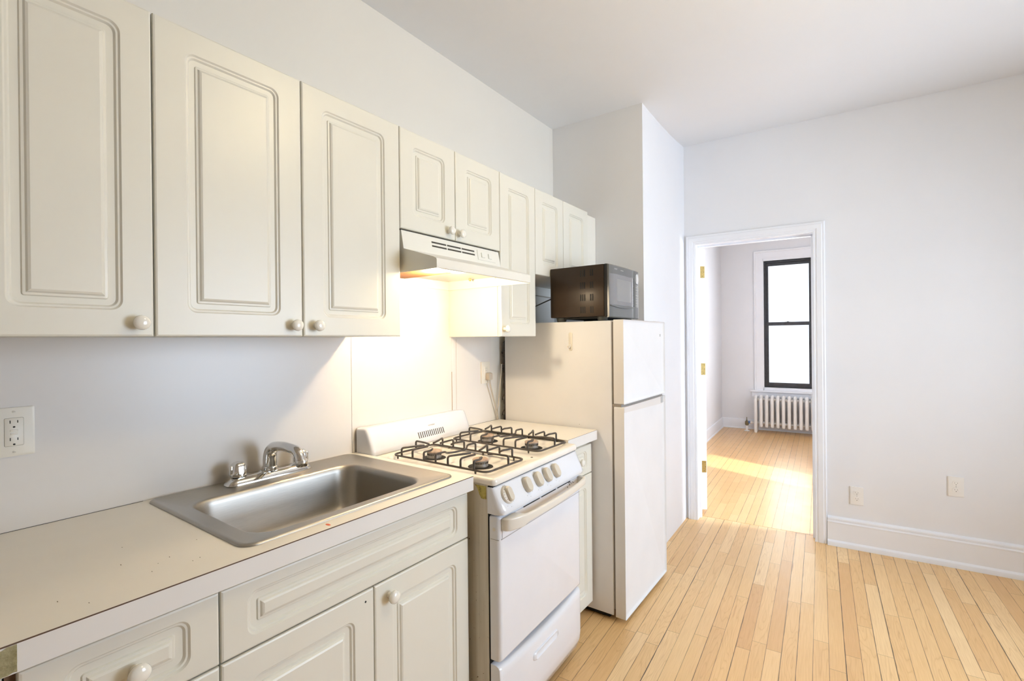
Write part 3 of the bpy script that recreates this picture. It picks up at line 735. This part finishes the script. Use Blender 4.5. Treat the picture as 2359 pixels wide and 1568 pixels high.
    loft(bm, L); d = P('oven_door', bm, 'enamel', ang=60)
    bm = NB(); box(bm, .0435, .0455, ya+.014, yb-.010, .7125, .776, bev=.0009, seg=1); obj('door_top_trim', bm, M['enamel'], d, local=True)
    bm = NB(); box(bm, .0425, .0444, ya+.010, yb-.010, .7085, .7105); box(bm, .008, .0405, ya-.0004, ya+.001, .7085, .7098); obj('trim_line', bm, M['gasket'], d, local=True)
    bm = NB(); lathe(bm, [(.006, 0), (.006, .0008)], (.022, ya-.0002, .742), (0, -1, 0), 16); obj('side_screw', bm, M['handle'], d, local=True)
    for k in range(3):
        a = .150+k*.125; bm = NB(); box(bm, .0450, .0462, a, a+.112, .7745, .7775); obj('vent_slot', bm, M['dark'], d, local=True)
    # scorched marks near the right end of the vent
    bm = NB()
    for k in range(26):
        y = .500+random.gauss(0, .014); z = .768+random.gauss(0, .006); s = .001+random.random()*.002
        box(bm, .0454, .0459, y, y+s*2, z, z+s)
    obj('scorch_mark', bm, M['dark'], d, local=True)
    # handle: bowed bar with a thick left block
    bm = NB(); L = []
    for y, x_out, x_in, za, zb in ((.016, .050, .044, .742, .775), (.019, .064, .044, .739, .778), (.030, .074, .044, .738, .779), (.075, .088, .044, .738, .779), (.088, .0915, .046, .740, .778), (.098, .093, .078, .744, .777), (.115, .095, .082, .748, .776), (.24, .101, .088, .750, .776), (.36, .101, .088, .751, .776), (.48, .095, .082, .752, .776), (.560, .086, .072, .752, .777), (.578, .083, .070, .751, .778), (.582, .082, .044, .750, .779), (.598, .074, .044, .750, .779), (.604, .058, .044, .752, .776)):
        L.append([(xx, y, zz) for xx, zz in rrect(x_in, x_out, za, zb, .005, 4)])
    loft(bm, L); obj('handle', bm, M['handle'], d, local=True, ang=50, label='bowed almond oven door handle')
    # drawer, its face curling in at the foot
    bm = NB(); L = []
    ys = [(.006, .90), (.010, .96), (.020, 1)]+[(.02+(W-.050)*k/14, 1) for k in range(1, 15)]+[(W-.020, .97), (W-.014, .90)]
    for y, t in ys:
        dp = .019*math.sin(PI*min(max((y-.02)/(W-.064), 0), 1))**.7
        L.append([(x*t, y, z) for x, z in ((.004, .300-dp), (.026, .300-dp), (.037, .296-dp), (.0425, .288-dp), (.044, .262), (.044, .12), (.040, .085), (.026, .048), (.004, .034))])
    loft(bm, L); dr = P('storage_drawer', bm, 'enamel', ang=50)
    bm = NB(); L = []
    for x, s in ((.0437, 1), (.0485, .96), (.0505, .86)):
        cy_, cz_ = .300, .222
        L.append([(x, cy_+(a-cy_)*s, cz_+(b-cz_)*s) for a, b in rrect(.205, .395, .206, .236, .014, 6)])
    loft(bm, L, cap1=False); 
    L2 = [[(.0505, .300+(a-.300)*.86, .222+(b-.222)*.86) for a, b in rrect(.205, .395, .206, .236, .014, 6)], [(.0450, .300+(a-.300)*.74, .222+(b-.222)*.62) for a, b in rrect(.205, .395, .206, .236, .014, 6)]]
    loft(bm, L2, cap0=False); obj('recessed_grip', bm, M['enamel'], dr, local=True, ang=50)
stove()

# ------------------------------------------------------------------ refrigerator
def fridge():
    y0, y1 = 2.165, 2.765; xb, xd, xf = -1.596, -.951, -.912
    c = thing('refrigerator', 'white top-freezer refrigerator beside the chase, black microwave on its top', 'refrigerator', (-1.25, 2.465, 0))
    bm = NB(); box(bm, xb, -.962, y0, y1, .028, 1.443, bev=.004); obj('cabinet', bm, M['fridge'], c)
    bm = NB(); box(bm, -.964, -.949, y0+.010, y1-.006, .030, 1.438); obj('gasket', bm, M['gasket'], c)
    bm = NB(); box(bm, xb+.03, -.99, y0+.02, y1-.02, .004, .03); obj('base_grille', bm, M['dark'], c)
    def door(za, zb, n):
        bm = NB(); L = []
        for x, i in ((xd, 0), (xf+.012, 0), (xf+.005, .0015), (xf+.0015, .005), (xf, .011)):
            L.append([(x, a, b) for a, b in rrect(y0+i*1.3, y1-i*1.3, za+i, zb-i, .006, 4)])
        loft(bm, L); return obj(n, bm, M['fridge'], c, ang=60)
    fz = door(1.043, 1.447, 'freezer_door'); fd = door(.022, 1.030, 'main_door')
    bm = NB(); prism(bm, [(y0+.030, 1.0275), (y1-.012, 1.0285), (y1-.012, .985), (y0+.030, 1.000)], 'x', xf-.002, xf+.0012); g = obj('grip_strip', bm, M['splash'], fd, label='pale grip strip along the top of the main door')
    bm = NB(); box(bm, xf-.002, xf+.003, y1-.045, y1-.006, .990, 1.026, bev=.001); obj('grip_end', bm, M['grey'], g)
    bm = NB(); box(bm, -.962, xf-.004, y0+.004, y1-.006, 1.030, 1.043); obj('door_gap', bm, M['gasket'], c)
    bm = NB(); box(bm, xf-.0005, xf+.0006, y0+.003, y0+.020, .9995, 1.0003); obj('seam', bm, M['gasket'], fd)
    bm = NB(); box(bm, xf-.001, xf+.0014, y1-.052, y1-.038, 1.372-.007, 1.372+.007, bev=.0005, seg=1); obj('badge', bm, M['grey'], fz)
    bm = NB(); box(bm, -1.00, -.925, y1-.09, y1-.01, 1.4435, 1.452, bev=.003); obj('hinge_cover', bm, M['fridge'], c)
    bm = NB(); box(bm, -.962, -.925, y0+.008, y0+.04, 1.012-.982, 1.038-.982); obj('lower_hinge', bm, M['brown'], c)
    # condenser on the back
    bm = NB()
    path = []; z = 1.34; k = 0
    ya, yb_ = y0+.012, y1-.03
    while z > .34:
        path += [(xb-.016, ya if k % 2 == 0 else yb_, z), (xb-.016, yb_ if k % 2 == 0 else ya, z)]
        z -= .044; k += 1
    tube(bm, fillet(path, .018, 4), .0032, 6)
    for zc in (1.30, 1.215, 1.04, .955, .87):
        t_ = [(xb-.014+.0*math.sin(a), y0+.010+.0, 0) for a in (0,)]
        tube(bm, [(xb-.016+.011*math.cos(a), y0+.014-.012*math.sin(a), zc+.020*math.cos(a)*1.0) for a in [PI*i/8 for i in range(9)]], .0026, 6)
    obj('condenser_coil', bm, M['coil'], c, ang=60)
    bm = NB(); box(bm, xb-.010, xb-.001, y0+.004, y1-.03, .34, 1.35); obj('condenser_plate', bm, M['coil'], c)
    bm = NB(); lathe(bm, [(.0016, 0), (.0016, .0008)], (-1.136, y0, .929), (0, -1, 0), 8); obj('dent_mark', bm, M['ink'], c)
fridge()
# adhesive hook on the fridge side
hk = thing('adhesive_hook', 'small white adhesive hook stuck to the left side of the refrigerator', 'hook', (-1.181, 2.165, 1.34))
bm = NB(); L = []
for y, s in ((2.165, 1), (2.1625, 1), (2.1615, .85)):
    L.append([(-1.181+a*s, y, 1.343+b*s) for a, b in rrect(-.0105, .0105, -.047, .047, .0104, 6)])
loft(bm, L); obj('base', bm, M['ivory'], hk)
bm = NB(); tube(bm, fillet([(-1.183, 2.161, 1.330), (-1.183, 2.157, 1.316), (-1.186, 2.148, 1.312), (-1.187, 2.146, 1.322)], .006, 4), .0042, 10); obj('peg', bm, M['ivory'], hk)

# ------------------------------------------------------------------ microwave
def microwave():
    y0, y1 = 2.188, 2.580; zb, zt = 1.4665, 1.7225; xb, xf = -1.312, -1.008
    c = thing('microwave', 'black countertop microwave with a grey door standing on top of the refrigerator', 'microwave', (-1.15, 2.38, 1.443))
    bm = NB(); box(bm, xb, xf, y0, y1, zb, zt, bev=.004); body = obj('body', bm, M['black'], c, label='black painted metal shell')
    for col, n in ((-1.134, 3), (-1.079, 2)):
        for r_ in range(4):
            for k in range(n):
                x = col+k*.0112; z = 1.501+r_*.0613
                bm = NB(); L = [[(a, yy, b) for a, b in rrect(x-.0033, x+.0033, z-.017, z+.017, .0033, 4)] for yy in (y0-.0006, y0+.002)]
                loft(bm, L); obj('vent_slot', bm, M['dark'], body)
    bm = NB(); box(bm, xf, xf+.016, y0+.001, y1-.001, zb-.004, zt, bev=.003); obj('front_bezel', bm, M['dark'], c)
    # grey door slightly bowed
    def bow(y): t = (y-y0)/(y1-y0); return -.979+.007*math.sin(PI*min(max(t, 0), 1))
    def slab(ya, yb, za, zb_, back, off=0, n=14, r=.006):
        bm = NB(); cols = []
        for i in range(n+1):
            y = ya+(yb-ya)*i/n; x = bow(y)+off; e = .004 if i in (0, n) else 0
            cols.append([(back, y, za), (x-.006-e, y, za), (x-e, y, za+.005), (x-e, y, zb_-.005), (x-.006-e, y, zb_), (back, y, zb_)])
        loft(bm, cols); return bm
    yd = y0+.309
    d = obj('door', slab(y0+.004, yd, zb-.006, zt-.001, -.994), M['mwdoor'], c)
    p = obj('control_panel', slab(yd+.002, y1-.001, zb-.006, zt-.001, -.994, n=6), M['mwdoor'], c)
    bm = slab(y0+.010, yd-.006, 1.518, 1.680, -.986, off=.0012); g = obj('door_window', bm, M['mwglass'], d)
    bm = slab(y0+.064, yd-.043, 1.538, 1.658, -.986, off=.0018); obj('mesh_screen', bm, M['mwscreen'], g)
    # curved chrome-like lip below the window
    bm = NB(); pts = [(bow(y0+.01+(yd-y0-.02)*i/16)+.003, y0+.01+(yd-y0-.02)*i/16, 1.520-.010*math.sin(PI*i/16)) for i in range(17)]
    tube(bm, pts, .0024, 8); obj('pull_lip', bm, M['mwdoor'], d, ang=60)
    bm = slab(yd-.004, yd+.002, 1.518, 1.683, -.988, off=.0014, n=1); obj('door_edge', bm, M['dark'], d)
    bm = slab(yd+.012, y1-.012, 1.518, 1.650, -.986, off=.001, n=4); obj('keypad', bm, M['mwscreen'], p)
    bm = NB()
    for r_ in range(8):
        for k in range(3):
            y = yd+.020+k*.016; z = 1.527+r_*.0142; x = bow(y)+.0022; box(bm, x-.001, x, y, y+.010, z, z+.007)
    obj('key_print', bm, M['grey'], p)
    yc = (yd+y1)/2+.004; bm = NB(); lathe(bm, [(.024, 0), (.024, .002), (.0215, .002), (.0215, .0005)], (bow(yc), yc, 1.677), (1, 0, 0), 28, sx=1.15); obj('display_ring', bm, M['lgrey'], p)
    bm = NB(); box(bm, bow(yc)-.001, bow(yc)+.0025, yc-.014, yc+.014, 1.666, 1.691, bev=.001); obj('display', bm, M['lgrey'], p)
    rot = Matrix(((0, 0, 1), (1, 0, 0), (0, 1, 0)))
    text('lettering', 'SHARP', .0105, (bow(y0+.07)+.0008, y0+.070, 1.701), rot, M['lgrey'], d, 1.1)
    text('lettering', 'CAROUSEL', .007, (bow(y0+.135)+.0008, y0+.140, 1.699), rot, M['lgrey'], d, 1.1)
    for x, y in ((-1.27, 2.23), (-1.27, 2.54), (-1.035, 2.23), (-1.035, 2.54)):
        bm = NB(); lathe(bm, [(.020, 0), (.024, .006), (.027, .023)], (x, y, 1.4435), (0, 0, 1), 18); obj('foot', bm, M['cordb'], c)
    bm = NB(); box(bm, -1.26, -1.03, y0+.03, y1-.03, 1.459, 1.467); obj('bottom_pan', bm, M['dark'], c)
    bm = NB(); tube(bm, fillet([(-1.311, 2.26, 1.585), (-1.38, 2.25, 1.56), (-1.53, 2.22, 1.50), (-1.60, 2.12, 1.475), (-1.615, 2.10, 1.40)], .05, 6), .0035, 8); obj('power_cord', bm, M['cordb'], c)
microwave()
bm = NB(); tube(bm, fillet([(-1.628, 2.09, 1.632), (-1.629, 2.25, 1.622), (-1.629, 2.5, 1.63), (-1.628, 2.76, 1.625)], .05, 5), .0035, 8)
solo('wall_cable', bm, M['cordg'], 'thin grey cable running along the wall behind the microwave', 'cable')

# ------------------------------------------------------------------ outlets
def duplex(name, label, F_, group=None, decora=False, root=None):
    """F_(a,b,d): a across, b up from the plate centre, d out of the wall"""
    c = thing(name, label, 'outlet', root or F_(0, 0, 0), 0, group)
    def slab(a0, a1, b0, b1, d0, d1, r=.002, ins=.0, m='outlet', nm='plate', par=None):
        bm = NB(); L = [[F_(a, b, d0) for a, b in rrect(a0, a1, b0, b1, r, 5)], [F_(a, b, d1-.0008) for a, b in rrect(a0, a1, b0, b1, r, 5)], [F_(a, b, d1) for a, b in rrect(a0+ins+.0008, a1-ins-.0008, b0+ins+.0008, b1-ins-.0008, r, 5)]]
        loft(bm, L); return obj(nm, bm, M[m], par or c, ang=50)
    return c, slab
# GFCI beside the sink
Fg = lambda a, b, d: (XW+.0035+d, .2465+a, 1.1495+b)
c, slab = duplex('gfci_outlet', 'ivory ground-fault outlet on the backsplash at the left edge', Fg)
pl = slab(-.0355, .0355, -.0575, .0575, 0, .0065, .003, .003, 'ivory')
slab(-.0171, .0171, -.0339, .0339, .0060, .0068, .003, 0, 'slot', 'receptacle_gap', pl)
rc = slab(-.0163, .0163, -.0331, .0331, .0060, .0076, .003, 0, 'ivory', 'receptacle', c)
for zc in (.019, -.022):
    for a, h in ((-.0065, .0042), (.0062, .0036)): slab(a-.0014, a+.0014, zc+.005-h, zc+.005+h, .0074, .0079, .0005, 0, 'dark', 'slot', rc)
    slab(-.0027, .0027, zc-.0098, zc-.0048, .0074, .0079, .0022, 0, 'dark', 'slot', rc)
slab(-.0070, .0070, .0005, .0035+.002, .0074, .0086, .0006, 0, 'ivory', 'reset_button', rc); slab(-.0064, .0064, -.0070, -.0020, .0074, .0088, .0006, 0, 'ivory', 'test_button', rc)
for zc in (.0475, -.0475):
    bm = NB(); lathe(bm, [(.0036, .0060), (.0036, .0070), (.003, .0074)], Fg(0, zc, 0), (1, 0, 0), 14); s_ = obj('screw', bm, M['ivory'], pl)
    slab(-.003, .003, zc-.0003, zc+.0003, .0072, .0078, .0002, 0, 'gasket', 'screw_slot', pl)
# behind the stove
Fr = lambda a, b, d: (XW+.0035+d, 2.031+a, 1.181+b)
c, slab = duplex('wall_outlet', 'ivory outlet on the backsplash behind the stove with a plug in it', Fr)
pl = slab(-.036, .036, -.0575, .0575, 0, .008, .003, .002, 'ivory')
slab(-.0163, .0163, -.0331, .0331, .0070, .0090, .003, 0, 'ivory', 'receptacle', c)
for a in (-.0065, .0062): slab(a-.0009, a+.0009, .018, .026, .0088, .0094, .0005, 0, 'slot', 'slot', c)
slab(-.002, .002, .009, .013, .0088, .0094, .0018, 0, 'slot', 'slot', c)
pc = thing('power_cord', 'grey refrigerator cord plugged into the outlet behind the stove', 'power cord', Fr(.012, -.02, .0125))
bm = NB(); L = []
for d, s in ((.0095, .95), (.020, 1), (.030, .92), (.033, .8)):
    L.append([Fr(.012+a*s, -.020+b*s, d) for a, b in rrect(-.017, .017, -.022, .019, .006, 4)])
loft(bm, L); obj('plug', bm, M['cordg'], pc)
bm = NB(); tube(bm, fillet([Fr(.014, -.035, .022), Fr(.016, -.065, .024), Fr(.045, -.13, .018), Fr(.078, -.20, .014), Fr(.100, -.262, .012)], .03, 5), .0042, 8); obj('cord', bm, M['cordg'], pc)
bm = NB(); tube(bm, fillet([(-1.612, 2.156, 1.22), (-1.616, 2.150, 1.13), (-1.620, 2.132, 1.00), (-1.621, 2.122, .918)], .05, 5), .0035, 8); solo('fridge_cable', bm, M['cordg'], 'thin pale cable hanging in the gap behind the refrigerator', 'cable')
# two on the far wall
def farout(u, z, label):
    Ff = lambda a, b, d: tuple(FARM @ Vector((u+a, -d, z+b)))
    c, slab = duplex('wall_outlet', label, Ff, 'white duplex outlets on the far wall', root=Ff(0, 0, 0))
    pl = slab(-.035, .035, -.0573, .0573, 0, .0062, .003, .0022, 'outlet')
    for zc in (.0195, -.0195):
        bm = NB(); L = [[Ff(a, b, d) for a, b in rrect(-.0165, .0165, zc-.0140, zc+.0140, .0115, 6)] for d in (.0055, .0082)]
        loft(bm, L); rc = obj('receptacle', bm, M['outlet'], c, ang=50)
        for a in (-.0065, .0065): slab(a-.0010, a+.0010, zc-.001, zc+.0065, .0080, .0086, .0004, 0, 'dark', 'slot', rc)
        slab(-.0024, .0024, zc-.0096, zc-.0050, .0080, .0086, .002, 0, 'dark', 'slot', rc)
    bm = NB(); lathe(bm, [(.0028, 0), (.0028, .001)], Ff(0, 0, .0060), -VV, 12); obj('screw', bm, M['grey'], pl)
farout(-.0125, .337, 'white duplex outlet on the far wall, the lower one nearer the doorway')
farout(.4625, .469, 'white duplex outlet on the far wall, the higher one farther right')

# ------------------------------------------------------------------ radiator in the back room
def radiator():
    def F(u, v, z): return tuple(FARM @ Vector((u, v, z)))
    v0, v1 = 3.895, 4.035; n = 15; du = .0695; u0 = -.985
    c = thing('radiator', 'white cast-iron column radiator under the back room window', 'radiator', F(u0, 3.96, 0))
    for i in range(n):
        u = u0+i*du; bm = NB(); cols = (v0, (v0+v1)/2, v1); end = i in (0, n-1)
        for k, v in enumerate(cols):
            zb = .0 if (end and k != 1) else .085
            rs = [.017, .022, .0215, .0215, .023, .016]
            pts = [F(u, v, z) for z in (zb, zb+.015, zb+.05, .40, .465, .487)]
            tube(bm, pts, rs, 10)
        tube(bm, [F(u, v0-.002, .475), F(u, v0+.02, .498), F(u, (v0+v1)/2, .508), F(u, v1-.02, .498), F(u, v1+.002, .475)], [.016, .022, .025, .022, .016], 10)
        tube(bm, [F(u, v0, .115), F(u, v1, .115)], .018, 10)
        lathe(bm, [(.024, -.020), (.027, 0), (.024, .020)], F(u, (v0+v1)/2, .465), UU, 12); lathe(bm, [(.024, -.020), (.027, 0), (.024, .020)], F(u, (v0+v1)/2, .13), UU, 12)
        obj('section', bm, M['rad'], c, ang=60)
    bm = NB(); tube(bm, [F(u0, 3.965, .465), F(u0+(n-1)*du, 3.965, .465)], .022, 12); tube(bm, [F(u0, 3.965, .13), F(u0+(n-1)*du, 3.965, .13)], .022, 12); obj('hub', bm, M['rad'], c)
    # valve and riser
    c2 = thing('radiator_valve', 'bronze shut-off valve on a white floor pipe left of the radiator', 'valve', F(-1.107, 3.965, 0))
    bm = NB(); lathe(bm, [(.038, 0), (.038, .004), (.030, .010), (.0155, .013), (.0155, .085)], F(-1.107, 3.965, .0005), (0, 0, 1), 20); obj('floor_pipe', bm, M['rad'], c2)
    bm = NB(); lathe(bm, [(.016, .080), (.024, .090), (.027, .115), (.024, .138), (.014, .145), (.012, .156), (.006, .160), (.005, .195), (.002, .202)], F(-1.107, 3.965, 0), (0, 0, 1), 16); obj('valve_body', bm, M['valve'], c2)
    bm = NB(); lathe(bm, [(.018, 0), (.020, .003), (.020, .020), (.018, .023)], F(-1.086, 3.965, .128), UU, 14); obj('tape_wrap', bm, M['blue'], c2, label='blue tape around the pipe')
    bm = NB(); lathe(bm, [(.017, 0), (.022, .004), (.022, .026), (.017, .030), (.017, .042)], F(-1.062, 3.965, .128), UU, 14); obj('union', bm, M['rad'], c2)
radiator()

# ------------------------------------------------------------------ light
W = bpy.data.worlds.new('sky'); S.world = W; W.use_nodes = True
bg = W.node_tree.nodes['Background']; bg.inputs[0].default_value = (.80, .88, 1.0, 1); bg.inputs[1].default_value = 1.5
KE = [106, 13, 540, 11.5, 23, 9]
KC = [(.70, .83, 1), (.88, .95, 1), (.84, .90, 1), (1, .81, .55), (1, .80, .46), (1, .93, .80)]
def window_light(name, loc, d, sx, sy, e, col):
    l = bpy.data.lights.new(name, 'AREA'); l.shape = 'RECTANGLE'; l.size = sx; l.size_y = sy; l.energy = e; l.color = col
    o = bpy.data.objects.new(name, l); COL.objects.link(o); o.location = loc
    o.rotation_euler = Vector(d).to_track_quat('-Z', 'Z').to_euler(); return o
window_light('daylight_right_window', (2.20, 2.3, 1.35), (-1, 0, 0), 1.5, 1.6, KE[0], KC[0])  # daylight through the unseen window in the right wall
window_light('daylight_back_window', FARM @ Vector((-.585, 4.40, 1.545)), -VV, .64, 1.86, KE[1], KC[1])
window_light('daylight_back_side', FARM @ Vector((2.04, .585, 1.55)), -UU, .72, 1.6, KE[2], KC[2])
def lamp(name, typ, loc, e, col, **k):
    l = bpy.data.lights.new(name, typ); l.energy = e; l.color = col
    for a, b in k.items(): setattr(l, a, b)
    o = bpy.data.objects.new(name, l); COL.objects.link(o); o.location = loc; return o
lamp('hood_bulb', 'POINT', (-1.340, 1.36, 1.590), KE[3], KC[3], shadow_soft_size=.022)
lamp('ceiling_lamp', 'POINT', (.12, 1.42, 2.58), KE[4], KC[4], shadow_soft_size=.10)
s = lamp('sun', 'SUN', (0, 0, 8), KE[5], KC[5], angle=R(1.2))
sd = (-UU+VV*.40).normalized()*math.cos(R(33)); sd.z = -math.sin(R(33)); s.rotation_euler = sd.to_track_quat('-Z', 'Y').to_euler()

# ------------------------------------------------------------------ camera
F_, yaw, pitch, roll = CAM = (1115.993, 0.62004, -0.00188, -0.00976)
f = Vector((-math.sin(yaw)*math.cos(pitch), math.cos(yaw)*math.cos(pitch), math.sin(pitch)))
r = Vector((math.cos(yaw), math.sin(yaw), 0)); u = r.cross(f)
r2 = r*math.cos(roll)+u*math.sin(roll); u2 = -r*math.sin(roll)+u*math.cos(roll)
cam = bpy.data.cameras.new('camera'); co = bpy.data.objects.new('camera', cam); COL.objects.link(co)
cam.sensor_width = 36; cam.sensor_fit = 'HORIZONTAL'; cam.lens = F_/2359*36; cam.clip_start = .05; cam.clip_end = 60
m = Matrix((r2, u2, -f)).transposed().to_4x4(); m.translation = (0, 0, 1.356); co.matrix_world = m
S.camera = co
S.view_settings.view_transform = 'Standard'; S.view_settings.look = 'None'; S.view_settings.gamma = 1; S.view_settings.exposure = 0.07
S.cycles.use_denoising = True; S.cycles.max_bounces = 8; S.cycles.diffuse_bounces = 5; S.cycles.use_adaptive_sampling = True; S.cycles.adaptive_threshold = .05; S.cycles.caustics_reflective = False; S.cycles.caustics_refractive = False
S.cycles.sample_clamp_indirect = 8
